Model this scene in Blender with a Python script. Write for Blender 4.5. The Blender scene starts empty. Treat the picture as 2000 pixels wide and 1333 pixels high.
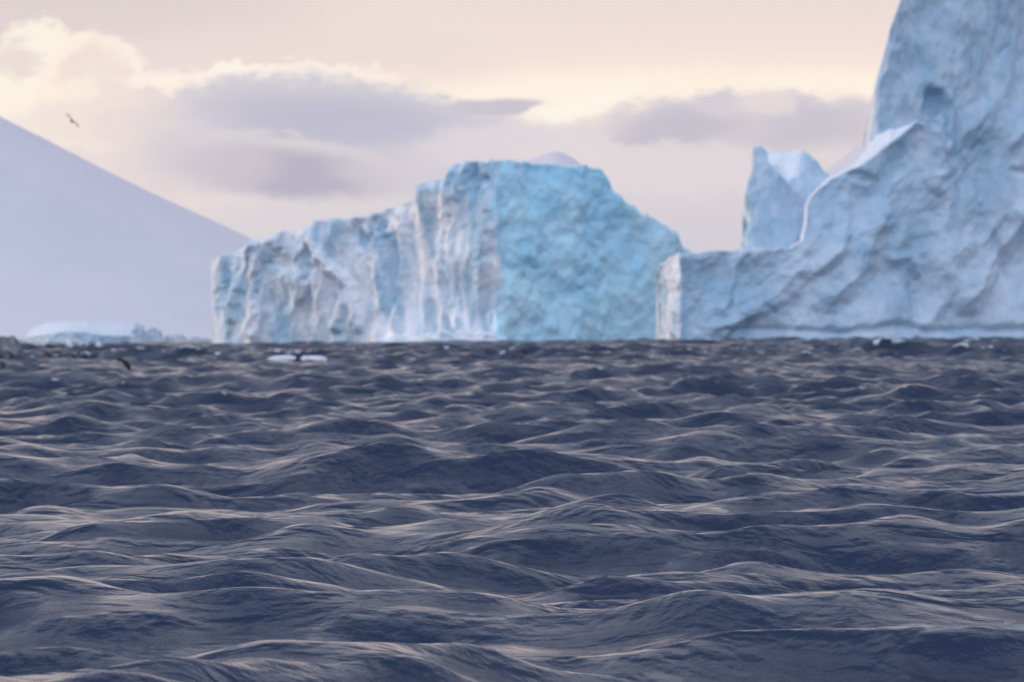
import bpy, math
import numpy as np
from mathutils import Matrix, Vector

# ------------------------------------------------------------------ camera, sky, sun, exposure
SC = bpy.context.scene
COL = SC.collection
R = math.radians
CAM_H = 2.0                      # eye height of somebody in a small boat
FPX = 200 / 36 * 2000            # focal length in photograph pixels
HORIZON = 652                    # photograph row of the true horizon at mid-frame
ROLL = R(-0.45)
cam_d = bpy.data.cameras.new('camera')
cam_d.lens = 200; cam_d.sensor_width = 36; cam_d.sensor_fit = 'HORIZONTAL'
cam_d.clip_start = 0.5; cam_d.clip_end = 200000
cam_d.dof.use_dof = True; cam_d.dof.focus_distance = 46; cam_d.dof.aperture_fstop = 5.6
cam = bpy.data.objects.new('camera', cam_d); COL.objects.link(cam)
CAM_R = Matrix.Rotation(R(90) - math.atan((666.5 - HORIZON) / FPX), 3, 'X') @ Matrix.Rotation(ROLL, 3, 'Z')
cam.matrix_world = Matrix.Translation((0, 0, CAM_H)) @ CAM_R.to_4x4()
SC.camera = cam

SUN_AZ, SUN_EL = -78.0, 7.0      # degrees; azimuth clockwise from the view direction
sun_d = bpy.data.lights.new('sun', 'SUN'); sun_d.energy = 1.5; sun_d.angle = R(14); sun_d.color = (1.0, .79, .62)
sun = bpy.data.objects.new('sun', sun_d); COL.objects.link(sun)
sd = Vector((math.sin(R(SUN_AZ)) * math.cos(R(SUN_EL)), math.cos(R(SUN_AZ)) * math.cos(R(SUN_EL)), math.sin(R(SUN_EL))))
sun.rotation_euler = (-sd).to_track_quat('-Z', 'Y').to_euler()

SC.view_settings.view_transform = 'Standard'; SC.view_settings.look = 'None'
SC.view_settings.exposure = 0.0; SC.view_settings.gamma = 1.0
SC.cycles.use_denoising = True
SC.cycles.max_bounces = 6; SC.cycles.caustics_reflective = False; SC.cycles.caustics_refractive = False


def lin(r, g, b):
    f = lambda c: c / 12.92 if c <= .04045 else ((c + .055) / 1.055) ** 2.4
    return (f(r / 255), f(g / 255), f(b / 255), 1)


class NT:
    """small helper that writes node trees"""
    def __init__(s, tree):
        s.t = tree; tree.nodes.clear()

    def n(s, typ, **kw):
        nd = s.t.nodes.new(typ)
        for k, v in kw.items(): setattr(nd, k, v)
        return nd

    def put(s, sock, v):
        if isinstance(v, bpy.types.NodeSocket): s.t.links.new(v, sock)
        elif v is not None: sock.default_value = v

    def m(s, op, a, b=None, c=None, clamp=False):
        nd = s.n('ShaderNodeMath', operation=op, use_clamp=clamp)
        for i, v in enumerate((a, b, c)):
            if v is not None: s.put(nd.inputs[i], v)
        return nd.outputs[0]

    def vm(s, op, a, b=None):
        nd = s.n('ShaderNodeVectorMath', operation=op)
        s.put(nd.inputs[0], a)
        if b is not None: s.put(nd.inputs[1], b)
        return nd.outputs[0]

    def mix(s, f, a, b, blend='MIX'):
        nd = s.n('ShaderNodeMix', data_type='RGBA', blend_type=blend)
        s.put(nd.inputs[0], f); s.put(nd.inputs[6], a); s.put(nd.inputs[7], b)
        return nd.outputs[2]

    def ramp(s, f, stops, interp='LINEAR'):
        nd = s.n('ShaderNodeValToRGB'); nd.color_ramp.interpolation = interp
        el = nd.color_ramp.elements
        while len(el) < len(stops): el.new(.5)
        for e, (p, c) in zip(el, stops):
            e.position = p; e.color = c if len(c) == 4 else (*c, 1)
        s.put(nd.inputs[0], f)
        return nd.outputs[0]

    def step(s, v, lo, hi, a=0., b=1.):
        nd = s.n('ShaderNodeMapRange', interpolation_type='SMOOTHSTEP')
        s.put(nd.inputs[0], v)
        for i, x in enumerate((lo, hi, a, b)): nd.inputs[i + 1].default_value = x
        return nd.outputs[0]

    def noise(s, vec, scale, detail=4., rough=.5, dist=0., out=0):
        nd = s.n('ShaderNodeTexNoise')
        s.put(nd.inputs['Vector'], vec)
        nd.inputs['Scale'].default_value = scale; nd.inputs['Detail'].default_value = detail
        nd.inputs['Roughness'].default_value = rough; nd.inputs['Distortion'].default_value = dist
        return nd.outputs[out]


world = bpy.data.worlds.new('World'); SC.world = world; world.use_nodes = True


def build_world():
    W = NT(world.node_tree)
    sky = W.n('ShaderNodeTexSky', sky_type='NISHITA', sun_disc=False)
    sky.sun_elevation = R(SUN_EL); sky.sun_rotation = R(SUN_AZ)
    sky.air_density = 1.0; sky.dust_density = 1.5; sky.ozone_density = 2.0
    d = W.n('ShaderNodeTexCoord').outputs['Generated']
    sp = W.n('ShaderNodeSeparateXYZ'); W.put(sp.inputs[0], d)
    X, Y, Z = sp.outputs
    U = 0.0051566                                           # degrees covered by one photograph pixel
    az = W.m('MULTIPLY', W.m('ARCTAN2', X, Y), 180 / math.pi / U)     # clockwise from +Y
    rad = W.m('SQRT', W.m('ADD', W.m('MULTIPLY', X, X), W.m('MULTIPLY', Y, Y)))
    el = W.m('MULTIPLY', W.m('ARCTAN2', Z, rad), 180 / math.pi / U)
    # cloud turbulence on the dome itself, flattened towards the horizon
    sv = W.vm('MULTIPLY', d, (1, 1, 2.0))
    n1 = W.noise(sv, 70, 4, .5, out=1); n2 = W.noise(W.vm('ADD', sv, (3.1, 1.7, 5.2)), 210, 4, .55, out=1)
    s1 = W.n('ShaderNodeSeparateXYZ'); W.put(s1.inputs[0], n1)
    s2 = W.n('ShaderNodeSeparateXYZ'); W.put(s2.inputs[0], n2)

    def warp(base, k, a1, a2):
        return W.m('ADD', base, W.m('ADD', W.m('MULTIPLY', W.m('SUBTRACT', s1.outputs[k], .5), a1),
                                    W.m('MULTIPLY', W.m('SUBTRACT', s2.outputs[k], .5), a2)))
    ax = warp(az, 0, 150, 55); ay = warp(el, 1, 70, 34)     # lumpy
    n3 = W.noise(W.vm('ADD', sv, (7.1, 2.7, 1.2)), 420, 3, .6, out=1)
    s3 = W.n('ShaderNodeSeparateXYZ'); W.put(s3.inputs[0], n3)
    cx_ = W.m('ADD', warp(az, 1, 60, 70), W.m('MULTIPLY', W.m('SUBTRACT', s3.outputs[0], .5), 50))
    cy_ = W.m('ADD', warp(el, 2, 30, 55), W.m('MULTIPLY', W.m('SUBTRACT', s3.outputs[1], .5), 45))   # cauliflower
    bx = warp(az, 2, 80, 20); by = warp(el, 0, 26, 10)      # smooth, layered

    def py(y): return HORIZON - y
    # stratified base of the bright band, veil and low bank, all round the horizon
    t = W.m('DIVIDE', by, 700.0, clamp=True)
    st = lambda y, *c: (max(0, min(1, py(y) / 700)), lin(*c))
    col = W.ramp(t, [st(650, 203, 198, 211), st(520, 208, 202, 211), st(430, 213, 206, 211), st(330, 221, 212, 212),
                     st(265, 224, 214, 214), st(215, 246, 230, 217), st(185, 255, 243, 223), st(155, 255, 240, 220),
                     st(125, 250, 228, 213), st(90, 242, 223, 213), st(30, 239, 221, 211), st(-40, 236, 219, 211)])

    def blob(col, cx, cy, rx, ry, rot, soft, c, kind='a', op=1.0, skew=0.):
        x_, y_ = {'a': (ax, ay), 'b': (bx, by), 'c': (cx_, cy_)}[kind]
        dx = W.m('SUBTRACT', x_, cx - 1000); dy = W.m('SUBTRACT', y_, py(cy))
        cr, sr = math.cos(R(rot)), math.sin(R(rot))
        u = W.m('ADD', W.m('MULTIPLY', dx, cr / rx), W.m('MULTIPLY', dy, sr / rx))
        v = W.m('ADD', W.m('MULTIPLY', dx, -sr / ry), W.m('MULTIPLY', dy, cr / ry))
        q = W.m('ADD', W.m('MULTIPLY', u, u), W.m('MULTIPLY', v, v))
        if skew: q = W.m('ADD', q, W.m('MULTIPLY', v, skew))   # sharper top, softer foot
        return W.mix(W.step(q, 1 + soft, max(0.0, 1 - soft), 0, op), col, lin(*c))

    # left: grey veil, sunlit cumulus and its folds
    col = blob(col, 60, 20, 520, 120, 0, .9, (221, 207, 202), 'b', .9)
    col = blob(col, 560, 115, 420, 66, 0, .9, (235, 218, 211), 'b', .8)
    col = blob(col, 120, 300, 460, 190, 0, .8, (237, 222, 215), 'b', .85)
    col = blob(col, 80, 165, 120, 128, 0, .22, (255, 244, 224), 'c')
    col = blob(col, 185, 175, 110, 116, 0, .22, (255, 239, 220), 'c')
    col = blob(col, 265, 215, 75, 80, 0, .4, (245, 228, 215), 'c', .8)
    col = blob(col, 10, 245, 120, 70, 0, .7, (255, 243, 223), 'a', .9)
    col = blob(col, 35, 110, 46, 40, 0, .9, (229, 214, 207), 'c', .8)
    col = blob(col, 160, 120, 60, 26, 40, .9, (236, 218, 208), 'c', .75)
    col = blob(col, 215, 140, 34, 44, 0, .9, (236, 219, 210), 'c', .7)
    col = blob(col, 150, 235, 110, 50, 0, .9, (238, 223, 214), 'c', .8)
    col = blob(col, 300, 250, 120, 80, 0, .9, (230, 216, 212), 'c', .7)
    # rim of sunlit cloud tops behind the dark bank
    col = blob(col, 510, 150, 270, 27, 1, .5, (255, 241, 225), 'c')
    col = blob(col, 480, 134, 60, 20, 0, .6, (255, 245, 230), 'c')
    # dark bank and the lens under it
    col = blob(col, 400, 235, 130, 60, 0, .8, (222, 211, 211), 'c', .8)
    col = blob(col, 630, 226, 285, 80, -5, .5, (205, 200, 209), 'c')
    col = blob(col, 870, 250, 170, 48, -9, .7, (201, 197, 209), 'c')
    col = blob(col, 660, 238, 210, 52, -6, .95, (184, 182, 199), 'b', .9)
    col = blob(col, 790, 268, 120, 26, -8, .95, (188, 187, 206), 'b', .7)
    col = blob(col, 530, 318, 235, 64, -7, .4, (215, 207, 210), 'c')
    col = blob(col, 565, 336, 205, 47, -6, .75, (176, 171, 187), 'b', .95)
    col = blob(col, 400, 320, 140, 60, 0, .95, (212, 203, 208), 'a', .6)
    col = blob(col, 640, 440, 330, 52, 0, .9, (219, 211, 213), 'c', .8)
    col = blob(col, 800, 330, 140, 50, 0, .9, (208, 201, 209), 'c', .8)
    # small lens, bright break, right-hand bank and the paler lumps below it
    col = blob(col, 985, 207, 105, 15, 0, .6, (199, 192, 202), 'b')
    col = blob(col, 1125, 222, 120, 24, 22, .8, (255, 246, 228))
    col = blob(col, 1000, 285, 170, 44, 0, .7, (221, 212, 214))
    col = blob(col, 1440, 240, 265, 58, 2, .5, (211, 203, 209), 'c')
    col = blob(col, 1330, 262, 120, 34, 0, .9, (190, 184, 197), 'a', .8)
    col = blob(col, 1600, 255, 110, 55, 0, .9, (194, 188, 199), 'a', .75)
    col = blob(col, 1500, 205, 60, 22, 0, .9, (238, 224, 216), 'a', .6)
    col = blob(col, 1330, 335, 230, 50, 0, .5, (222, 213, 214), 'c')
    col = blob(col, 1120, 300, 90, 40, 0, .6, (224, 215, 215), 'c', .8)
    # above the frame the thin veil opens into clear evening sky, broken by more of the same cloud
    nish = W.mix(1.0, sky.outputs[0], (SKY_K, SKY_K, SKY_K, 1), 'MULTIPLY')
    cn = W.noise(W.vm('MULTIPLY', d, (1, 1, 3)), 5, 5, .55)
    # evening sky: a dull mauve deck over the glow ahead, opening into clear pale blue opposite it
    away = W.step(W.m('ADD', Y, W.m('MULTIPLY', W.m('SUBTRACT', cn, .5), .3)), .55, -.45)
    deck = W.mix(W.step(cn, .3, .7), (*DECK_A, 1), (*DECK_B, 1))
    deck = W.mix(W.step(el, 1400, 4200), (*DECK_LOW, 1), deck)
    high = W.mix(away, deck, (*CLEAR, 1))
    dome = W.mix(W.step(cn, .25, .6, .78, .94), nish, high)
    col = W.mix(W.step(W.m('ADD', el, W.m('MULTIPLY', cn, 500)), 750, 2300, 1, 0), dome, col)
    bg = W.n('ShaderNodeBackground'); W.put(bg.inputs[0], col); bg.inputs[1].default_value = 1.17
    W.put(W.n('ShaderNodeOutputWorld').inputs[0], bg.outputs[0])


SKY_K = 0.12
CLEAR = (.83, .95, 1.20)
DECK_LOW, DECK_A, DECK_B = (.42, .41, .48), (.23, .26, .36), (.31, .34, .44)
build_world()


# ------------------------------------------------------------------ helpers
def ray(px, py):
    return CAM_R @ Vector(((px - 1000) / FPX, (666.5 - py) / FPX, -1))


def at(px, py, Y):
    """photograph pixel -> point in the vertical plane Y metres ahead"""
    d = ray(px, py); k = Y / d.y
    return d.x * k, Y, CAM_H + d.z * k


def tag(o, label=None, cat=None, group=None, kind=None):
    for k, v in (('label', label), ('category', cat), ('group', group), ('kind', kind)):
        if v: o[k] = v
    return o


def grid_mesh(name, V, nu, nv, mats, close_u=False, smooth=True, matfn=None):
    """V: (nu*nv,3) array, row-major in u"""
    me = bpy.data.meshes.new(name)
    i = np.arange(nu - (0 if close_u else 1))[:, None]; j = np.arange(nv - 1)[None, :]
    a = i * nv + j; b = ((i + 1) % nu) * nv + j
    F = np.stack([a, b, b + 1, a + 1], -1).reshape(-1, 4)
    nf = len(F)
    me.vertices.add(len(V)); me.vertices.foreach_set('co', np.ascontiguousarray(V, np.float32).ravel())
    me.loops.add(nf * 4); me.loops.foreach_set('vertex_index', F.astype(np.int32).ravel())
    me.polygons.add(nf); me.polygons.foreach_set('loop_start', np.arange(nf, dtype=np.int32) * 4)
    for m in mats: me.materials.append(m)
    if matfn is not None:
        mi = np.broadcast_to(matfn(i, j), (i.shape[0], j.shape[1])).astype(np.int32).ravel()
        me.polygons.foreach_set('material_index', np.ascontiguousarray(mi))
    me.update(calc_edges=True)
    me.polygons.foreach_set('use_smooth', np.full(nf, smooth))
    me.validate()
    return me


def link(name, me, parent=None, loc=(0, 0, 0)):
    o = bpy.data.objects.new(name, me); COL.objects.link(o); o.location = loc
    if parent: o.parent = parent
    return o


# gradient noise in numpy
_rng = np.random.RandomState(7)
_P = _rng.permutation(512); _P = np.concatenate([_P, _P, _P])
_A = _rng.rand(512) * 2 * np.pi; _GX, _GY = np.cos(_A), np.sin(_A)


def perlin(x, y, seed=0):
    x = np.asarray(x, float) + seed * 17.31; y = np.asarray(y, float) + seed * 5.77
    xi = np.floor(x).astype(int); yi = np.floor(y).astype(int); fx = x - xi; fy = y - yi
    u = fx ** 3 * (fx * (fx * 6 - 15) + 10); v = fy ** 3 * (fy * (fy * 6 - 15) + 10)

    def g(dx, dy):
        h = _P[_P[(xi + dx) & 511] + ((yi + dy) & 511)] & 511
        return _GX[h] * (fx - dx) + _GY[h] * (fy - dy)
    a = g(0, 0) * (1 - u) + g(1, 0) * u; b = g(0, 1) * (1 - u) + g(1, 1) * u
    return (a * (1 - v) + b * v) * 1.5


def fbm(x, y, seed=0, oct=4, rough=.5):
    s = 0; a = 1.; f = 1.
    for k in range(oct):
        s = s + a * perlin(x * f, y * f, seed + k * 3.7); a *= rough; f *= 2.03
    return s


def ridge(x, y, seed=0, oct=3):
    s = 0; a = 1.; f = 1.
    for k in range(oct):
        s = s + a * (1 - 2 * np.abs(perlin(x * f, y * f, seed + k * 3.7))); a *= .5; f *= 2.1
    return s


def scoop(x, y, seed=0):
    """bowls with sharp rims between them (0 in the middle of a bowl, about 1 on a rim)"""
    x = np.asarray(x, float) + seed * 9.7; y = np.asarray(y, float) + seed * 4.3
    xi = np.floor(x).astype(int); yi = np.floor(y).astype(int); best = np.full(x.shape, 9.)
    for i in (-1, 0, 1):
        for j in (-1, 0, 1):
            h = _P[_P[(xi + i) & 511] + ((yi + j) & 511)] & 511
            best = np.minimum(best, (xi + i + .5 + .45 * _GX[h] - x) ** 2 + (yi + j + .5 + .45 * _GY[(h * 7 + 3) & 511] - y) ** 2)
    return np.minimum(best, 1.2)


def sstep(x, a, b):
    t = np.clip((x - a) / (b - a), 0, 1); return t * t * (3 - 2 * t)


# ------------------------------------------------------------------ materials
def principled(name):
    m = bpy.data.materials.new(name); m.use_nodes = True
    N = NT(m.node_tree); b = N.n('ShaderNodeBsdfPrincipled')
    N.put(N.n('ShaderNodeOutputMaterial').inputs[0], b.outputs[0])
    return m, N, b


def ice_material(name, pale, deep, scale, streak, lo=.38, hi=.66, rough=.5, bump=.35, fleck=.22):
    """glacier ice: pale bubbly firn and denser blue ice in streaks and patches of their own"""
    m, N, b = principled(name)
    p = N.n('ShaderNodeTexCoord').outputs['Object']
    q = N.vm('MULTIPLY', p, streak)
    n = N.noise(q, scale, 6, .58, .6)
    n2 = N.noise(N.vm('ADD', p, (40, 9, 3)), scale * .35, 3, .5)
    f = N.step(N.m('ADD', N.m('MULTIPLY', n, .7), N.m('MULTIPLY', n2, .3)), lo, hi)
    col = N.mix(f, (*deep, 1), (*pale, 1))
    n3 = N.noise(q, scale * 5, 4, .6)
    col = N.mix(N.step(n3, .35, .75, 0, fleck), col, (.86, .88, .9, 1))
    N.put(b.inputs['Base Color'], col)
    b.inputs['Roughness'].default_value = rough; b.inputs['Specular IOR Level'].default_value = .35
    bp = N.n('ShaderNodeBump'); bp.inputs['Strength'].default_value = bump; bp.inputs['Distance'].default_value = .5
    N.put(bp.inputs['Height'], N.noise(p, 1.3, 5, .6)); N.put(b.inputs['Normal'], bp.outputs[0])
    return m


ICE_LEFT = ice_material('weathered_and_lit_ice', (.93, .95, .99), (.36, .58, .74), .17, (1, 1, .30), .39, .58)  # also paints light onto the flank end and the pinnacle facet
ICE_BLUE = ice_material('blue_ice', (.60, .89, 1.0), (.31, .71, .95), .085, (1, 1, .8), .28, .72, .4, .12, .08)
ICE_GREY = ice_material('pale_blue_ice', (.60, .72, .84), (.33, .52, .68), .10, (1, 1, .5), .36, .66, .5, .2)
ICE_DULL = ice_material('dull_ice', (.20, .21, .24), (.05, .055, .07), .5, (1, 1, .6))


def snow_material(name, c, bump=.15, sc=.4):
    m, N, b = principled(name)
    p = N.n('ShaderNodeTexCoord').outputs['Object']
    n = N.noise(N.vm('MULTIPLY', p, (1, 1, .5)), sc, 5, .55)
    N.put(b.inputs['Base Color'], N.mix(N.step(n, .3, .75), (c[0] * .92, c[1] * .94, c[2] * .97, 1), (*c, 1)))
    b.inputs['Roughness'].default_value = .75; b.inputs['Specular IOR Level'].default_value = .2
    bp = N.n('ShaderNodeBump'); bp.inputs['Strength'].default_value = bump
    bp.inputs['Distance'].default_value = .3
    N.put(bp.inputs['Height'], n); N.put(b.inputs['Normal'], bp.outputs[0])
    return m


SNOW = snow_material('snow', (.86, .88, .92))
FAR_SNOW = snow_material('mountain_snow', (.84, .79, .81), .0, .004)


def sea_material():
    m, N, b = principled('sea_water')
    geo = N.n('ShaderNodeNewGeometry').outputs['Position']
    p = N.vm('MULTIPLY', geo, (1, .75, 1))
    chop = N.m('MULTIPLY', N.n('ShaderNodeAttribute', attribute_name='chop').outputs['Fac'], 22.0)
    n = N.m('ADD', N.m('ADD', N.noise(p, 1.1, 3, .5, .4), N.m('MULTIPLY', N.noise(p, 5.0, 5, .62, .3), .13)), N.m('MULTIPLY', N.noise(p, .35, 3, .6), chop))
    bp = N.n('ShaderNodeBump'); bp.inputs['Strength'].default_value = 1.0; bp.inputs['Distance'].default_value = .42
    N.put(bp.inputs['Height'], n)
    at_ = N.n('ShaderNodeAttribute', attribute_name='foam')
    fo = N.noise(N.vm('MULTIPLY', geo, (1, .5, 1)), 1.1, 6, .7)
    f = N.step(N.m('ADD', at_.outputs['Fac'], N.m('MULTIPLY', N.m('SUBTRACT', fo, .5), 1.1)), .62, .95)
    N.put(b.inputs['Base Color'], N.mix(f, (.010, .026, .066, 1), (.72, .74, .78, 1)))
    N.put(b.inputs['Roughness'], N.m('ADD', N.m('MULTIPLY', f, .5), .09))
    b.inputs['IOR'].default_value = 1.333
    N.put(b.inputs['Normal'], bp.outputs[0])
    return m


SEA = sea_material()


def plain(name, c, rough=.6):
    m, N, b = principled(name)
    p = N.n('ShaderNodeTexCoord').outputs['Object']
    n = N.noise(p, 9, 4, .6)
    N.put(b.inputs['Base Color'], N.mix(n, tuple(x * .75 for x in c) + (1,), tuple(min(1, x * 1.25) for x in c) + (1,)))
    b.inputs['Roughness'].default_value = rough
    return m


DARK_FEATHER = plain('dark_feathers', (.012, .012, .016))
PALE_FEATHER = plain('pale_feathers', (.62, .60, .58))
BROWN_FEATHER = plain('brown_feathers', (.10, .085, .08))
BEAK = plain('beak', (.35, .12, .04), .4)

# ------------------------------------------------------------------ sea
_w = np.random.RandomState(21)
WAVES = []
for k in range(84):
    L = .8 * (26 / .8) ** (k / 83.0)
    th = R(-70) + _w.normal(0, .5) + (R(60) if k % 6 == 2 else 0)  # with a weaker cross sea
    # travel direction, measured from +X
    A = .0076 * L ** .95 * np.exp(-(L / 14) ** 2) * (.6 + .8 * _w.rand())
    WAVES.append((2 * np.pi / L, th, A, _w.rand() * 6.283, L))


def sea_z(x, y, spacing=0.0):
    """surface height, horizontal pull and crest sharpness"""
    x = np.asarray(x, float); y = np.asarray(y, float)
    z = np.zeros_like(x); dx = np.zeros_like(x); dy = np.zeros_like(x); J = np.zeros_like(x); lost = np.zeros_like(x)
    gust = (1 + .5 * perlin(x / 90, y / 140, 3)) * (1 + .75 * sstep(np.hypot(x, y), 140, 420))   # the wind is stronger farther out
    for K, th, A, ph, L in WAVES:
        att = np.clip(L / (1.1 * spacing + 1e-6) - .6, 0, 1) if not np.isscalar(spacing) or spacing else 1.0
        c, s = math.cos(th), math.sin(th)
        a = K * (c * x + s * y) + ph
        ca, sa = np.cos(a), np.sin(a)
        z += A * att * ca; dx -= A * att * c * sa * .8; dy -= A * att * s * sa * .8
        J += A * K * att * ca; lost += (A * K) ** 2 * (1 - att ** 2) / 2
    return z * gust, dx * gust, dy * gust, J * gust, lost


def build_sea():
    rr = [22.0]
    while rr[-1] < 1500: rr.append(rr[-1] + max(.10, rr[-1] * .0031))
    rr = np.array([0.5, 4, 9, 15] + rr + list(np.geomspace(1520, 12000, 120)))
    fine = np.linspace(R(-6.4), R(6.4), 560)
    side = R(6.4) + (np.pi - R(6.4)) * (np.linspace(0, 1, 42)[1:-1] ** 2.2)
    th = np.concatenate([-side[::-1], fine, side])
    RR, TH = np.meshgrid(rr, th, indexing='ij')
    X = RR * np.sin(TH); Y = RR * np.cos(TH)
    sp = np.gradient(rr)[:, None] * np.ones_like(TH)
    sp = np.maximum(sp, RR * np.gradient(th)[None, :])
    z, dx, dy, J, lost = sea_z(X, Y, sp)
    fade = 1 - sstep(RR, 2600, 4000)
    V = np.stack([X + dx * fade, Y + dy * fade, z * fade], -1).reshape(-1, 3)
    me = grid_mesh('sea', V, len(rr), len(th), [SEA])
    me.flip_normals()
    at_ = me.attributes.new('foam', 'FLOAT', 'POINT')
    fo = np.clip((J - .62) * 2.0, 0, 1) * fade
    at_.data.foreach_set('value', fo.astype(np.float32).ravel())
    lo_ = me.attributes.new('chop', 'FLOAT', 'POINT')                      # slope of the waves too short for the mesh, given to the bump
    lo_.data.foreach_set('value', np.sqrt(lost).astype(np.float32).ravel())
    tag(link('sea', me), 'dark slate blue choppy open sea', kind='structure')


build_sea()


# ------------------------------------------------------------------ ice masses
def mass(name, pts, depth, nu, nv, disp, mats, parent=None, base=-4., batter=0., jag=.3, seed=1,
         crest=None, back=None, end=.06, matfn=None, lean=None, lit_paint=None):
    """solid lump of ice or snow whose near face follows a plan line.
    pts: (photograph column, distance, photograph row of the near top edge); disp(s, z, h, u) pushes the face outwards;
    crest(px) -> (set-back, rise) of a snow slope behind the near top edge."""
    P = np.array([at(a, c, b) for a, b, c in pts]); pxs = np.array([p[0] for p in pts], float)
    seg = np.sqrt((np.diff(P[:, 0]) ** 2 + np.diff(P[:, 1]) ** 2) + (.6 * np.diff(P[:, 2])) ** 2)
    t = np.concatenate([[0], np.cumsum(seg)]); tt = np.linspace(0, t[-1], nu)
    x, y, h, px = (np.interp(tt, t, a) for a in (P[:, 0], P[:, 1], P[:, 2], pxs))
    plan = np.concatenate([[0], np.cumsum(np.hypot(np.diff(x), np.diff(y)))])
    # face normals from the plan line, smoothed over a few per cent of its length
    g = np.linspace(0, plan[-1], 400); k = 12; ker = np.ones(2 * k + 1) / (2 * k + 1)

    def sm(a): return np.convolve(np.pad(np.interp(g, plan, a), k, mode='reflect', reflect_type='odd'), ker, 'valid')
    dxs, dys = np.gradient(sm(x)), np.gradient(sm(y))
    ln = np.hypot(dxs, dys) + 1e-9
    nx, ny = np.interp(plan, g, dys / ln), np.interp(plan, g, -dxs / ln)     # outwards, towards the camera
    h = h + jag * fbm(plan / 2.2, plan * 0 + seed, seed, 4, .6)
    v = np.linspace(0, 1, nv) ** .9
    S, Vv = np.meshgrid(plan, v, indexing='ij'); H = h[:, None]
    Zf = base + (H - base) * Vv
    uu = np.linspace(0, 1, nu)
    D = disp(S, Zf, H, px[:, None] + 0 * Vv)
    edge = np.clip(np.minimum(uu, 1 - uu) / end, 0, 1) ** .5
    rnd = 1 - sstep(Vv, .965, 1.0) * .5
    D = np.where(D > 0, D * rnd, D) * edge[:, None]
    Xf = x[:, None] + nx[:, None] * D; Yf = y[:, None] + ny[:, None] * D + batter * np.clip(Zf, 0, None) * edge[:, None]   # the face leans back
    if lean is not None: Yf = Yf + lean(px[:, None], Zf)
    dep = depth * np.clip(edge, .02, 1)
    cs = [crest(a) if crest else (depth * .12, .0) for a in px]
    cd = np.minimum(np.array([c[0] for c in cs]), dep * .6); cr = np.array([c[1] for c in cs])
    nc = 10
    rows = []
    for q in range(1, nc + 1):                                             # crest slope
        f = q / nc
        zz = h + cr * (f ** .8) * (1 - np.exp(-edge * 6)) + .10 * fbm(plan / 3, plan * 0 + q * .3, seed + 2, 3) * f
        rows.append((Xf[:, -1], Yf[:, -1] + cd * f, zz))
    xt, yt, zt = rows[-1]
    hb = zt * .86
    for q in (0.35, .7, 1.0):                                              # top, falling away behind
        rows.append((xt, yt + (dep - cd) * q, zt + (hb - zt) * q))
    yb = rows[-1][1]
    for q in (.5, 1.):
        rows.append((xt, yb + 2 * q, hb + (base - hb) * q))
    X = np.concatenate([Xf, np.stack([r[0] for r in rows], 1)], 1)
    Y = np.concatenate([Yf, np.stack([r[1] for r in rows], 1)], 1)
    Z = np.concatenate([Zf, np.stack([r[2] for r in rows], 1)], 1)
    V = np.stack([X, Y, Z], -1)
    o0 = np.array([x.mean(), y.mean() + depth * .4, 0])
    if parent is not None: o0 = np.array(parent.location)
    V = V - o0
    n2 = V.shape[1]

    def mf(i, j):
        mi = np.where((j >= nv - 1), len(mats) - 1, 0) + 0 * i
        if matfn is not None: mi[:, :nv - 1] = matfn(px[:, None], Zf)[:-1, :-1]
        if lit_paint is not None: mi[:, :nv - 1] = np.where(lit_paint(px[:, None], Zf)[:-1, :-1], len(mats) - 1, mi[:, :nv - 1])
        return mi
    me = grid_mesh(name, V.reshape(-1, 3), nu, n2, mats, matfn=mf)
    o = link(name, me, parent, (0, 0, 0) if parent else tuple(o0))
    return o


def empty(name, loc):
    o = bpy.data.objects.new(name, None); COL.objects.link(o); o.location = loc
    bpy.context.view_layer.update()
    return o


def dent(S, Z, px, cx, cy, rx, ry, dep, Y=1075., rot=0):
    q = at(cx, cy, Y); k = Y / FPX
    a = (px - cx) * k; b = Z - q[2]; c, s = math.cos(R(rot)), math.sin(R(rot))
    u = (a * c + b * s) / (rx * k); v = (-a * s + b * c) / (ry * k)
    return -dep * (1 - sstep(np.sqrt(u * u + v * v), .35, 1.1))


def rib(S, Z, px, pts, wid, hgt, Y=1070.):
    """sharp rib of ice along a line of photograph points"""
    k = Y / FPX; out = 0
    px = px + 5 * fbm(Z / 3, px / 40, 95, 3)
    for (a, b), (c, e) in zip(pts[:-1], pts[1:]):
        za, zc = at(a, b, Y)[2], at(c, e, Y)[2]
        ux, uz = (c - a) * k, zc - za; L2 = ux * ux + uz * uz
        x_, z_ = (px - a) * k, Z - za
        t = np.clip((x_ * ux + z_ * uz) / L2, 0, 1)
        out = np.maximum(out, hgt * np.clip(1 - np.hypot(x_ - t * ux, z_ - t * uz) / wid, 0, 1))
    return out


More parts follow.
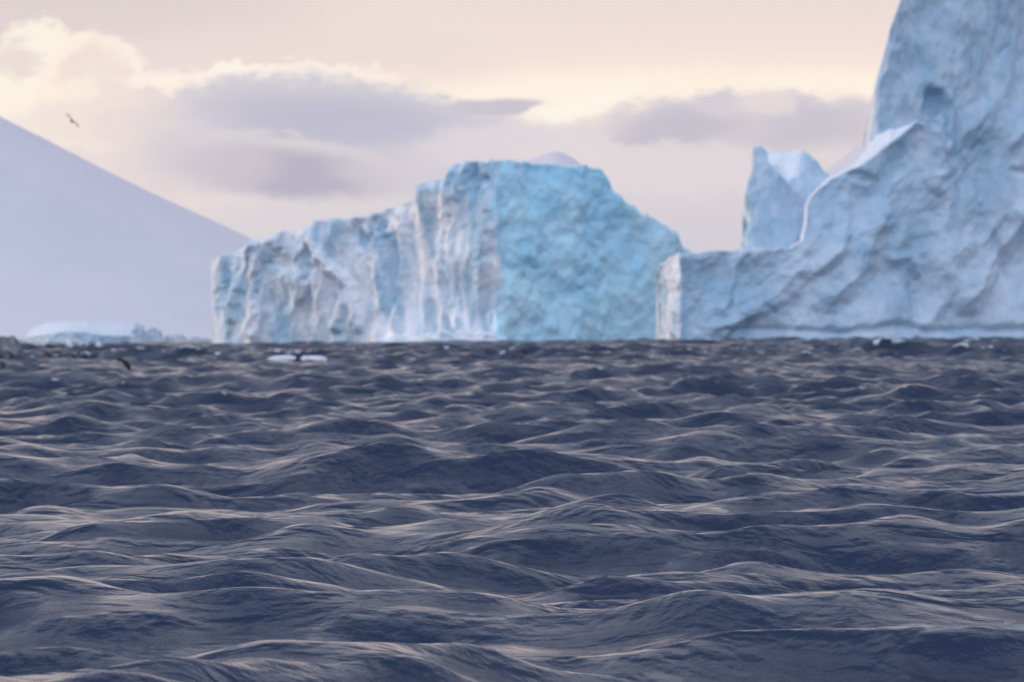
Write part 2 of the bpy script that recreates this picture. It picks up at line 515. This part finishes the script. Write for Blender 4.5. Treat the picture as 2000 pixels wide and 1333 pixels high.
# ---- middle iceberg: weathered fluted face on the left, fresh blue face on the right
MY = 1270.
mid = empty('iceberg', at(940, 666, MY + 35)[:2] + (0,))
tag(mid, 'stepped iceberg with fluted grey-white left face and smooth bright blue right face', 'iceberg')
mid_pts = [(413, MY + 46, 512), (418, MY + 41, 505), (440, MY + 38, 496), (470, MY + 36, 482), (505, MY + 34, 470), (545, MY + 31, 456),
           (580, MY + 29, 448), (608, MY + 28, 440), (615, MY + 26, 432), (650, MY + 25, 430), (690, MY + 23, 426),
           (735, MY + 20, 413), (770, MY + 17, 400), (806, MY + 14, 388), (814, MY + 12, 362), (840, MY + 11, 357), (868, MY + 9, 351),
           (877, MY + 7, 330), (884, MY + 6, 322), (915, MY + 4, 317), (950, MY + 1.2, 315), (968, MY, 314), (985, MY + 2, 314), (1020, MY + 6, 315),
           (1060, MY + 11, 319), (1110, MY + 17, 326), (1150, MY + 22, 324), (1175, MY + 25, 333), (1188, MY + 27, 350),
           (1196, MY + 28, 372), (1212, MY + 29, 386), (1226, MY + 30, 400), (1240, MY + 32, 402), (1250, MY + 33, 418),
           (1275, MY + 36, 424), (1300, MY + 38, 440), (1322, MY + 41, 456), (1328, MY + 42, 472), (1338, MY + 44, 486), (1350, MY + 47, 495), (1372, MY + 52, 515)]


def mid_disp(S, Z, H, px):
    w = sstep(px + 10 * fbm(Z / 8, Z * 0, 90, 3), 955, 990)
    wx = S + 2.4 * fbm(S / 12, Z / 14, 5, 3); wz = Z + 3.5 * fbm(S / 12, Z / 14, 6, 3)
    sl = wx - .24 * wz * (1 - sstep(px, 620, 780))
    left = 3.2 * (scoop(sl / 7.5, wz / 34, 1) - .4) + 1.0 * (scoop(sl / 3.4, wz / 16, 2) - .4) + .22 * fbm(S / 2.2, Z / 3.2, 3, 4, .55)
    left += 2.6 * fbm(S / 24, Z / 22, 4, 2)
    ribs = [[(600, 450), (625, 500), (680, 560), (695, 640)], [(650, 640), (668, 590), (655, 530)], [(455, 500), (446, 620)], [(490, 480), (465, 560)],
            [(522, 470), (490, 540), (482, 650)], [(772, 420), (777, 520), (766, 640)], [(882, 340), (866, 450), (852, 560), (880, 640)], [(908, 330), (896, 385)],
            [(735, 420), (728, 500), (745, 600)], [(940, 330), (950, 450), (935, 600)]]
    for q in ribs: left = left + rib(S, Z, px, q, 1.8, 1.7, MY + 22)
    for q in ((555, 512, 38, 24, 3.4), (602, 508, 13, 42, 2.8), (700, 458, 15, 40, 2.4), (738, 440, 13, 42, 2.4), (430, 580, 10, 50, 2.0), (925, 350, 16, 50, 2.2)):
        left = left + .7 * dent(S, Z + 1.5 * fbm(S / 5, Z / 5, 93, 3), px + 14 * fbm(S / 5, Z / 5, 94, 3), *q, MY + 22)
    right = 1.3 * fbm(S / 11, Z / 11, 11, 3) + .34 * np.abs(fbm(S / 4.5, Z / 4.5, 12, 3, .5)) + .10 * fbm(S / 1.6, Z / 1.6, 13, 2)
    right += (-1.2 * sstep(Z, 26, 37) + .05 * (20 - Z)) * (1 - sstep(px, 1060, 1150))
    right = right * (1 - .45 * sstep(px, 1100, 1260)) + .3 * sstep(px, 1100, 1260)
    return left * (1 - w) + right * w


mass('ice_cliff', mid_pts, 46, 640, 160, mid_disp, [ICE_LEFT, ICE_BLUE, SNOW], mid, batter=.03, jag=.42, seed=3,
     crest=lambda p: (4., .25), matfn=lambda px, Z: np.where(px > 968 + 24 * fbm(Z / 13, px / 30, 91, 5, .6), 1, 0))
mass('ice_foot', [(735, MY + 14, 668), (770, MY + 9, 661), (800, MY + 4, 656), (830, MY - 1, 657), (862, MY - 3, 648), (885, MY - 4, 654), (915, MY - 5, 645), (940, MY - 6, 648),
                  (965, MY - 6, 655), (990, MY - 4, 668)],
     9, 160, 40, lambda S, Z, H, px: .6 * fbm(S / 4, Z / 3, 6, 4), [ICE_LEFT, SNOW], mid, batter=.5, jag=.5, seed=9, crest=lambda p: (5., .5))

# ---- right iceberg: tall tower, long gullied flank and a leaning pinnacle
RY = 1060.
rig = empty('iceberg', at(1800, 660, RY + 40)[:2] + (0,))
tag(rig, 'towering pale blue iceberg with gullied flank and lone pinnacle at the right edge', 'iceberg')
low_pts = [(1287, RY + 22, 528), (1289, RY + 14, 515), (1298, RY + 8, 508), (1312, RY + 3, 500), (1324, RY, 496), (1340, RY + .6, 496), (1390, RY + 2, 492), (1440, RY + 4, 489), (1500, RY + 7, 488),
           (1545, RY + 8, 485), (1570, RY + 8.5, 468), (1580, RY + 8.8, 440), (1585, RY + 9, 398), (1600, RY + 9.5, 376), (1630, RY + 10.5, 352), (1670, RY + 12, 330),
           (1710, RY + 13.5, 308), (1745, RY + 15, 280), (1775, RY + 17, 254), (1792, RY + 19, 236), (1820, RY + 20, 240), (1852, RY + 21, 214),
           (1885, RY + 22, 168), (1905, RY + 23, 138), (1914, RY + 24, 60), (1922, RY + 25, 0), (1940, RY + 26, -110), (2000, RY + 29, -190), (2100, RY + 36, -170),
           (2220, RY + 46, -60), (2330, RY + 60, 200), (2380, RY + 72, 420)]


def gully(S, Z, H, px, k=0):
    wx = S + 3.2 * fbm(S / 16, Z / 16, 20 + k, 3); wz = Z + 3.2 * fbm(S / 16, Z / 16, 25 + k, 3)
    a = wx - .8 * wz                                                       # scoops and ribs leaning up to the right
    d = 3.2 * (scoop(a / 14, (wz + .5 * wx) / 32, 30 + k) - .4) + .95 * (scoop(a / 5.5, (wz + .4 * wx) / 12, 31 + k) - .4)
    d += 2.6 * fbm(S / 22, Z / 22, 32 + k, 2) + .30 * fbm(S / 3, Z / 3, 33 + k, 3, .55)
    return d


def low_disp(S, Z, H, px):
    d = gully(S, Z, H, px)
    lf = 1 - sstep(px, 1322, 1334)
    d = d * (1 - lf) + lf * (-.7 + .6 * fbm(S / 3, Z / 3.5, 40, 4) + .6 * fbm(S / 7, Z / 9, 41, 2))
    d += rib(S, Z, px, [(1452, 488), (1434, 520), (1424, 560), (1412, 605)], 1.6, 1.5) + rib(S, Z, px, [(1662, 395), (1655, 430), (1640, 480), (1600, 520)], 2.0, 1.5)
    d += rib(S, Z, px, [(1470, 610), (1440, 625), (1400, 640)], 2.2, 1.4) + rib(S, Z, px, [(1560, 530), (1520, 575), (1470, 600)], 3.0, 1.8)
    d += rib(S, Z, px, [(1845, 235), (1846, 300), (1838, 360)], 2.0, 1.6) + rib(S, Z, px, [(1750, 505), (1785, 500), (1800, 530)], 1.5, 1.2)
    d += rib(S, Z, px, [(1720, 420), (1690, 520), (1620, 580)], 3.5, 2.2) + rib(S, Z, px, [(1990, 420), (1930, 520), (1900, 590)], 3.0, 2.0)
    nz = 2.1 + .8 * fbm(S / 14, S * 0, 96, 3)
    d += -.9 * (1 + fbm(S / 9, S * 0, 97, 2)) * np.exp(-((Z - nz) / .7) ** 2) * sstep(px, 1390, 1450)      # wave-cut notch
    d += dent(S, Z, px, 1870, 420, 9, 70, 1.4, rot=-12) + dent(S, Z, px, 1990, 330, 28, 9, .8, rot=-10)
    d += dent(S, Z, px, 1950, 500, 12, 60, 1.1, rot=18) + dent(S, Z, px, 1690, 345, 40, 14, .7, rot=-14)
    return d


def low_crest(p):
    f = lambda a, b: float(sstep(np.array(p), a, b))
    return (7., .2 + f(1583, 1640) * (1 - f(1780, 1830)) * .5 + 3.0 * f(1660, 1735) * (1 - f(1735, 1808)))


mass('flank', low_pts, 40, 720, 180, low_disp, [ICE_GREY, ICE_LEFT, SNOW], rig, matfn=lambda px, Z: np.where(px < 1325 + 5 * fbm(Z / 6, Z * 0, 92, 3), 1, 0), batter=.16, jag=.22, seed=5, crest=low_crest, end=.012)  # left end face: low sunlight painted in with the paler ice
tow_pts = [(1707, RY + 32, 232), (1709, RY + 30, 200), (1716, RY + 27, 150), (1727, RY + 26, 100), (1738, RY + 25, 60), (1760, RY + 24, 0), (1775, RY + 24, -60),
           (1800, RY + 25, -120), (1850, RY + 27, -170), (1930, RY + 31, -200), (2050, RY + 40, -180)]


def tow_disp(S, Z, H, px):
    wx = S + 2 * fbm(S / 12, Z / 14, 53, 3); wz = Z + 3 * fbm(S / 12, Z / 14, 54, 3)
    d = 2.8 * (scoop((wx - .12 * wz) / 8, wz / 26, 50) - .4) + 1.3 * (scoop((wx - .1 * wz) / 3.6, wz / 13, 55) - .4) + .35 * fbm(S / 2.4, Z / 4, 51, 3) + 1.4 * fbm(S / 18, Z / 18, 52, 2)
    d = d * (.3 + .7 * sstep(px, 1708, 1765)) + .35 * (1 - sstep(px, 1708, 1765)); wob = 9 * fbm(S / 4, Z / 4, 58, 3)
    d += rib(S, Z, px, [(1850, 190), (1852, 245), (1846, 290)], 1.6, 1.6, RY + 27) + rib(S, Z, px, [(1722, 270), (1724, 200), (1745, 100)], 1.5, 1.4, RY + 27)
    return d + dent(S, Z + wob * .08, px + wob, 1828, 208, 26, 46, 3.2, RY + 27, rot=10)


mass('tower', tow_pts, 34, 300, 180, tow_disp, [ICE_GREY, SNOW], rig, batter=.05, jag=.25, seed=7, end=.02)
pin_pts = [(1436, RY + 32, 500), (1447, RY + 29, 470), (1457, RY + 27, 420), (1463, RY + 26, 340), (1467, RY + 25, 290), (1473, RY + 25, 283), (1494, RY + 24, 287),
           (1506, RY + 24, 297), (1524, RY + 24, 300), (1540, RY + 24, 290), (1574, RY + 24.5, 291), (1600, RY + 25, 312), (1622, RY + 26, 342),
           (1640, RY + 27, 374), (1665, RY + 30, 430)]


def pin_lean(px, Z):
    z0 = np.interp(px, [1494, 1538, 1560, 1602], [322, 366, 358, 312])      # lower rim of the tilted facet
    z0 = CAM_H + (HORIZON - z0 - .0079 * (px - 1000) * -1) / FPX * (RY + 25)
    return np.clip(Z - z0, 0, None) * .8


mass('pinnacle', pin_pts, 15, 220, 140,
     lambda S, Z, H, px: 3.2 * (scoop((S + .25 * Z) / 7, Z / 10, 60) - .4) + 1.5 * (scoop((S - .2 * Z) / 2.6, Z / 5, 62) - .4) + .3 * fbm(S / 2, Z / 3, 61, 4),
     [ICE_GREY, ICE_LEFT], rig, batter=.06, jag=.55, seed=8, lean=pin_lean, end=.03, lit_paint=lambda px, Z: (pin_lean(px, Z) > .25) & (px > 1500) & (px < 1594))  # paler ice on the tilted facet paints in the sky light it catches


# ---- low bergs on the left, in front of the snow mountain
def small(name, label, pts, depth, mats, crest=None, batter=.1, amp=.5, seed=1, nu=160, nv=50, group=None, jag=.2, cat='iceberg'):
    o = mass(name, pts, depth, nu, nv,
             lambda S, Z, H, px: amp * (ridge(S / 4, Z / 9, 70 + seed, 3) - .5) + amp * .6 * fbm(S / 2, Z / 2, 71 + seed, 4), mats,
             batter=batter, jag=jag, seed=seed, crest=crest)
    tag(o, label, cat, group)
    return o


LY = 2100.
small('iceberg', 'long low snow-topped iceberg in front of the snow mountain',
      [(46, LY + 30, 668), (52, LY + 20, 660), (70, LY + 10, 656), (100, LY, 652), (135, LY - 4, 646), (165, LY - 4, 648), (195, LY, 655), (230, LY + 6, 656),
       (255, LY + 14, 655), (270, LY + 24, 664)], 55, [ICE_GREY, SNOW], seed=4, group='low icebergs at the left',
      crest=lambda p: (22., float(np.interp(p, [50, 90, 140, 200, 262], [3.2, 4.6, 3.4, 4.9, 5.2]))))
small('iceberg', 'small grey pointed berg at the end of the low snow-topped iceberg',
      [(252, LY - 20, 668), (258, LY - 24, 650), (263, LY - 26, 633), (270, LY - 26, 641), (278, LY - 25, 647), (287, LY - 22, 650), (293, LY - 18, 668)],
      8, [ICE_GREY, ICE_GREY], seed=6, group='low icebergs at the left', nu=80, jag=.15)
small('iceberg', 'small block of light blue ice beside the grey pointed berg',
      [(284, LY + 12, 668), (287, LY + 8, 642), (300, LY + 4, 640), (312, LY + 6, 645), (319, LY + 10, 668)],
      7, [ICE_GREY, SNOW], seed=8, group='low icebergs at the left', nu=80, jag=.15)
small('iceberg', 'flat pale ice shelf low on the water left of the fluted iceberg',
      [(316, LY + 40, 668), (324, LY + 36, 654), (345, LY + 32, 650), (370, LY + 32, 656), (392, LY + 36, 659), (425, LY + 42, 662)],
      20, [SNOW, SNOW], seed=10, group='low icebergs at the left', jag=.1)


# ---- small drifting ice: closed lumps floating in the swell
def on_water(px, py):
    """where the sight line through a pixel first meets the swell (or the last crest it grazes)"""
    d = np.concatenate([np.arange(40, 300, .4), np.arange(300, 1200, 1.2)])
    r = ray(px, py); k = d / r.y
    gap = CAM_H + r.z * k - sea_z(r.x * k, d)[0]
    hit = np.nonzero(gap < 0)[0]
    i = hit[0] if len(hit) else np.argmin(gap / d)
    return float(d[i])


def lump(name, label, cat, px, py, d, w, hgt, dep, mat, seed, group=None, flat=.6, tilt=0.):
    """rounded, broken piece of ice; d metres away, w x dep x hgt metres above the water"""
    d1 = on_water(px, py); k = d1 / d; w *= k; hgt *= k; dep *= k; d = d1
    x, y, _ = at(px, py, d); z0 = float(sea_z(np.array([x]), np.array([y]))[0][0])
    nu, nv = 44, 22
    th = np.linspace(0, 2 * np.pi, nu, endpoint=False)[:, None]; ph = np.linspace(0, np.pi, nv)[None, :]
    cx, cy, cz = np.cos(th) * np.sin(ph), np.sin(th) * np.sin(ph), np.cos(ph) + 0 * th
    e = lambda a, p: np.sign(a) * np.abs(a) ** p
    nz = 1 + .22 * fbm(cx * 1.6 + cz, cy * 1.6 - cz * .7, seed, 4, .55)
    X = e(cx, flat) * w / 2 * nz; Y = e(cy, flat) * dep / 2 * nz
    Z = e(cz, flat) * hgt * nz
    Z = np.where(Z < 0, Z * 1.3, Z) * (1 + .25 * perlin(X / w * 3, Y / dep * 3, seed + 5)) + X * tilt
    me = grid_mesh(name, np.stack([X, Y, Z], -1).reshape(-1, 3), nu, nv, [mat], close_u=True)
    return tag(link(name, me, None, (x, y, z0)), label, cat, group)


lump('ice_floe', 'left of the two white floes side by side on the dark sea', 'ice floe', 549, 706, 405, 1.8, .24, 1.5, SNOW, 3, 'pair of white floes', .72, .05)
lump('ice_floe', 'right of the two white floes, longer and flatter than its neighbour', 'ice floe', 615, 704, 408, 1.75, .20, 1.3, SNOW, 9, 'pair of white floes', .62, -.04)
lump('growler', 'dark grey rounded lump at the left edge of the sea', 'ice lump', 8, 692, 690, 4.6, 1.7, 3.4, ICE_DULL, 14, None, .8)
lump('ice_chunk', 'small white ice chunk below the left part of the low snow-topped iceberg', 'ice chunk', 135, 676, 900, .9, .55, .7, SNOW, 17, 'white chunks under the low iceberg', .7)
lump('ice_chunk', 'small white ice chunk below the right part of the low snow-topped iceberg', 'ice chunk', 193, 676, 900, .75, .55, .6, SNOW, 19, 'white chunks under the low iceberg', .7)


# ------------------------------------------------------------------ snow mountains far behind
def mountain(name, label, prof, Y, depth, seed, slope=1.4):
    """broad snow hill; prof: (column, row) of the skyline, which lies `depth` metres behind the shore at Y"""
    P = np.array([at(a, b, Y + depth) for a, b in prof])
    nu, nv = 260, 90
    x = np.linspace(P[0, 0], P[-1, 0], nu); h = np.interp(x, P[:, 0], P[:, 2])
    k = 4; h = np.convolve(np.pad(h, k, mode='edge'), np.ones(2 * k + 1) / (2 * k + 1), 'valid')
    t = np.linspace(-1, 1, nv)
    X, T = np.meshgrid(x, t, indexing='ij')
    f = np.where(T < 0, 1 - np.abs(T) ** slope, 1 - np.abs(T) ** 1.6)
    Z = -12 + (h[:, None] + 12) * f
    env = sstep(np.abs(T), .0, .3) * np.clip(1 - np.abs(T) ** 2, 0, 1) * sstep(1 - np.abs(T + .0), .04, .3)
    Z = Z + env * np.minimum(h[:, None], 300) * (.045 * fbm(X / 400 - T * .9, T * 2.2, seed, 4) + .022 * ridge(X / 150 - T * 2, T * 3, seed + 3, 3))
    Yv = Y + depth + T * depth
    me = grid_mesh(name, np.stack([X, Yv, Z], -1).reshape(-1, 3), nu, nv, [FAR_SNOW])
    tag(link(name, me), label, kind='structure')


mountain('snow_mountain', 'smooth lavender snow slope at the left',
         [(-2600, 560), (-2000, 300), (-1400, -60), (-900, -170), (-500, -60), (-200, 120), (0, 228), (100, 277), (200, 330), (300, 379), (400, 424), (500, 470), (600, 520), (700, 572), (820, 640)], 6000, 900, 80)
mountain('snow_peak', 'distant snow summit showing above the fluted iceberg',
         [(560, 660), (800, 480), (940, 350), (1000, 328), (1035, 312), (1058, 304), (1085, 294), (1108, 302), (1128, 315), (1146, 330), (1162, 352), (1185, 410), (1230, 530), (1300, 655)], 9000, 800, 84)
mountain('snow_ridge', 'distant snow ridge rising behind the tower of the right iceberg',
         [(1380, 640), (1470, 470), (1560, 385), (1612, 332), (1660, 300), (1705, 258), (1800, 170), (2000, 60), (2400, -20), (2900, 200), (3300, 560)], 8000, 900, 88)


# ------------------------------------------------------------------ birds
def tube(name, pts, radii, mat, parent, n=14, flat=1.0):
    """closed tapered body along a line of points"""
    pts = np.array(pts, float); T = np.gradient(pts, axis=0); T /= np.linalg.norm(T, axis=1)[:, None]
    up = np.array([0, 1., 0]); A = np.cross(T, up); A /= np.linalg.norm(A, axis=1)[:, None]; B = np.cross(A, T)
    a = np.linspace(0, 2 * np.pi, n, endpoint=False)
    V = [pts[:, None] + np.array(radii)[:, None, None] * (np.cos(a)[None, :, None] * A[:, None] * flat + np.sin(a)[None, :, None] * B[:, None])]
    V = V[0].transpose(1, 0, 2)
    me = grid_mesh(name, V.reshape(-1, 3), n, len(pts), [mat] if not isinstance(mat, list) else mat, close_u=True)
    return link(name, me, parent)


def blade(name, outline, th, mat, parent):
    """thin wing or tail from an outline of (leading, trailing) point pairs"""
    L = np.array([o[0] for o in outline], float); Tt = np.array([o[1] for o in outline], float)
    n = len(L); k = np.linspace(1, .25, n)[:, None]
    up = np.array([0, 0, th])
    ring = np.stack([L, (L * .6 + Tt * .4) + up * k, Tt, (L * .6 + Tt * .4) - up * k, L], 1)
    me = grid_mesh(name, ring.reshape(-1, 3), n, 5, [mat])
    return link(name, me, parent)


def diving_bird(label, loc, yaw, pitch, scale, group):
    """stout black-and-white seabird, arched as it leaps or swims (nose along +X)"""
    root = empty('seabird', loc); root.rotation_euler = (0, pitch, yaw); root.scale = (scale,) * 3
    tag(root, label, 'seabird', group)
    tube('body', [(-.36, 0, -.09), (-.33, 0, -.07), (-.22, 0, -.02), (-.08, 0, .03), (.08, 0, .05), (.2, 0, .04), (.29, 0, .01), (.33, 0, .0)],
         [.004, .05, .10, .128, .12, .085, .05, .004], DARK_FEATHER, root)
    tube('belly', [(-.26, 0, -.085), (-.2, 0, -.075), (-.06, 0, -.035), (.1, 0, -.012), (.2, 0, -.012), (.25, 0, -.012)],
         [.004, .06, .088, .084, .055, .004], PALE_FEATHER, root)
    hd = tube('head', [(.22, 0, .03), (.28, 0, .03), (.34, 0, .02), (.39, 0, .0), (.41, 0, -.01)], [.03, .062, .06, .035, .004], DARK_FEATHER, root)
    tube('beak', [(.38, 0, 0), (.43, 0, -.015), (.48, 0, -.03)], [.02, .014, .003], BEAK, hd, 8)
    for s in (-1, 1):
        blade('flipper', [((.12, s * .09, .03), (.0, s * .1, .02)), ((.06, s * .2, -.03), (-.04, s * .18, -.03)), ((-.04, s * .3, -.09), (-.1, s * .27, -.09)), ((-.14, s * .35, -.13), (-.15, s * .33, -.13))], .012, DARK_FEATHER, root)
        tube('foot', [(-.32, s * .05, -.08), (-.38, s * .055, -.1), (-.45, s * .06, -.11)], [.016, .02, .004], BEAK, root, 8)
    blade('tail', [((-.3, .05, -.06), (-.3, -.05, -.06)), ((-.42, .035, -.1), (-.42, -.035, -.1)), ((-.5, .01, -.13), (-.5, -.01, -.13))], .012, DARK_FEATHER, root)
    return root


SWIM = 'dark seabirds in the water at the left'
diving_bird('dark seabird leaping clear of the water between the left edge and the white floes', at(243, 711, 235), R(195), R(-32), 1.0, SWIM)
for px, py, d, lab, yaw in ((93, 697, 520, 'left of two dark seabirds swimming close together below the low snow-topped iceberg', 160),
                            (112, 692, 520, 'right of two dark seabirds swimming close together below the low snow-topped iceberg', 200),
                            (140, 700, 500, 'lone dark seabird swimming just right of a close pair of seabirds', 185),
                            (19, 698, 500, 'dark seabird swimming under the grey lump at the left edge', 170),
                            (6, 721, 330, 'nearest dark seabird, low at the left edge of the sea', 150),
                            (1020, 694, 520, 'lone dark seabird swimming below the blue face of the middle iceberg', 180)):
    d = on_water(px, py); x, y, z = at(px, py, d); zs = float(sea_z(np.array([x]), np.array([y]))[0][0])
    diving_bird(lab, (x, y, zs + .06), R(yaw), R(-22), .95, SWIM if px < 900 else None)

fb = empty('flying_bird', at(140, 237, 420)); tag(fb, 'brown-grey seabird gliding against the cream cloud above the snow slope', 'seabird')
tube('body', [(-.2, 0, 0), (-.16, 0, 0), (-.05, 0, 0), (.08, 0, .01), (.16, 0, .02), (.2, 0, .01)], [.004, .04, .07, .065, .045, .004], BROWN_FEATHER, fb)
tube('beak', [(.17, 0, .015), (.21, 0, .005), (.25, 0, -.005)], [.018, .012, .003], BEAK, fb, 8)
for s in (-1, 1):
    blade('wing', [((.10, s * .04, .03), (-.1, s * .04, .02)), ((.14, s * .2, .09), (-.07, s * .2, .07)), ((.10, s * .38, .10), (-.08, s * .36, .08)), ((-.08, s * .56, .04), (-.12, s * .54, .03))], .014, BROWN_FEATHER, fb)
blade('tail', [((-.14, .05, 0), (-.14, -.05, 0)), ((-.25, .07, 0), (-.25, -.07, 0)), ((-.30, .05, -.005), (-.30, -.05, -.005))], .008, BROWN_FEATHER, fb)
fb.rotation_euler = (R(-48), R(-10), R(-80)); fb.scale = (1.35,) * 3


# ------------------------------------------------------------------ thin evening haze
HAZE = 2.2e-5


def build_haze():
    hx, y0, y1, z0, z1 = 12500, -12500, 12500, -14, 900
    c = np.array([(x, y, z) for x in (-hx, hx) for y in (y0, y1) for z in (z0, z1)], float)
    me = bpy.data.meshes.new('haze')
    me.from_pydata([tuple(v) for v in c], [], [(0, 1, 3, 2), (4, 6, 7, 5), (0, 4, 5, 1), (2, 3, 7, 6), (0, 2, 6, 4), (1, 5, 7, 3)])
    m = bpy.data.materials.new('haze'); m.use_nodes = True; N = NT(m.node_tree)
    v = N.n('ShaderNodeVolumePrincipled')
    v.inputs['Color'].default_value = (.93, .89, .92, 1); v.inputs['Density'].default_value = HAZE; v.inputs['Anisotropy'].default_value = .1
    N.put(N.n('ShaderNodeOutputMaterial').inputs['Volume'], v.outputs[0])
    me.materials.append(m)
    tag(link('haze', me), 'thin pale evening haze over the sea', kind='stuff')


build_haze()
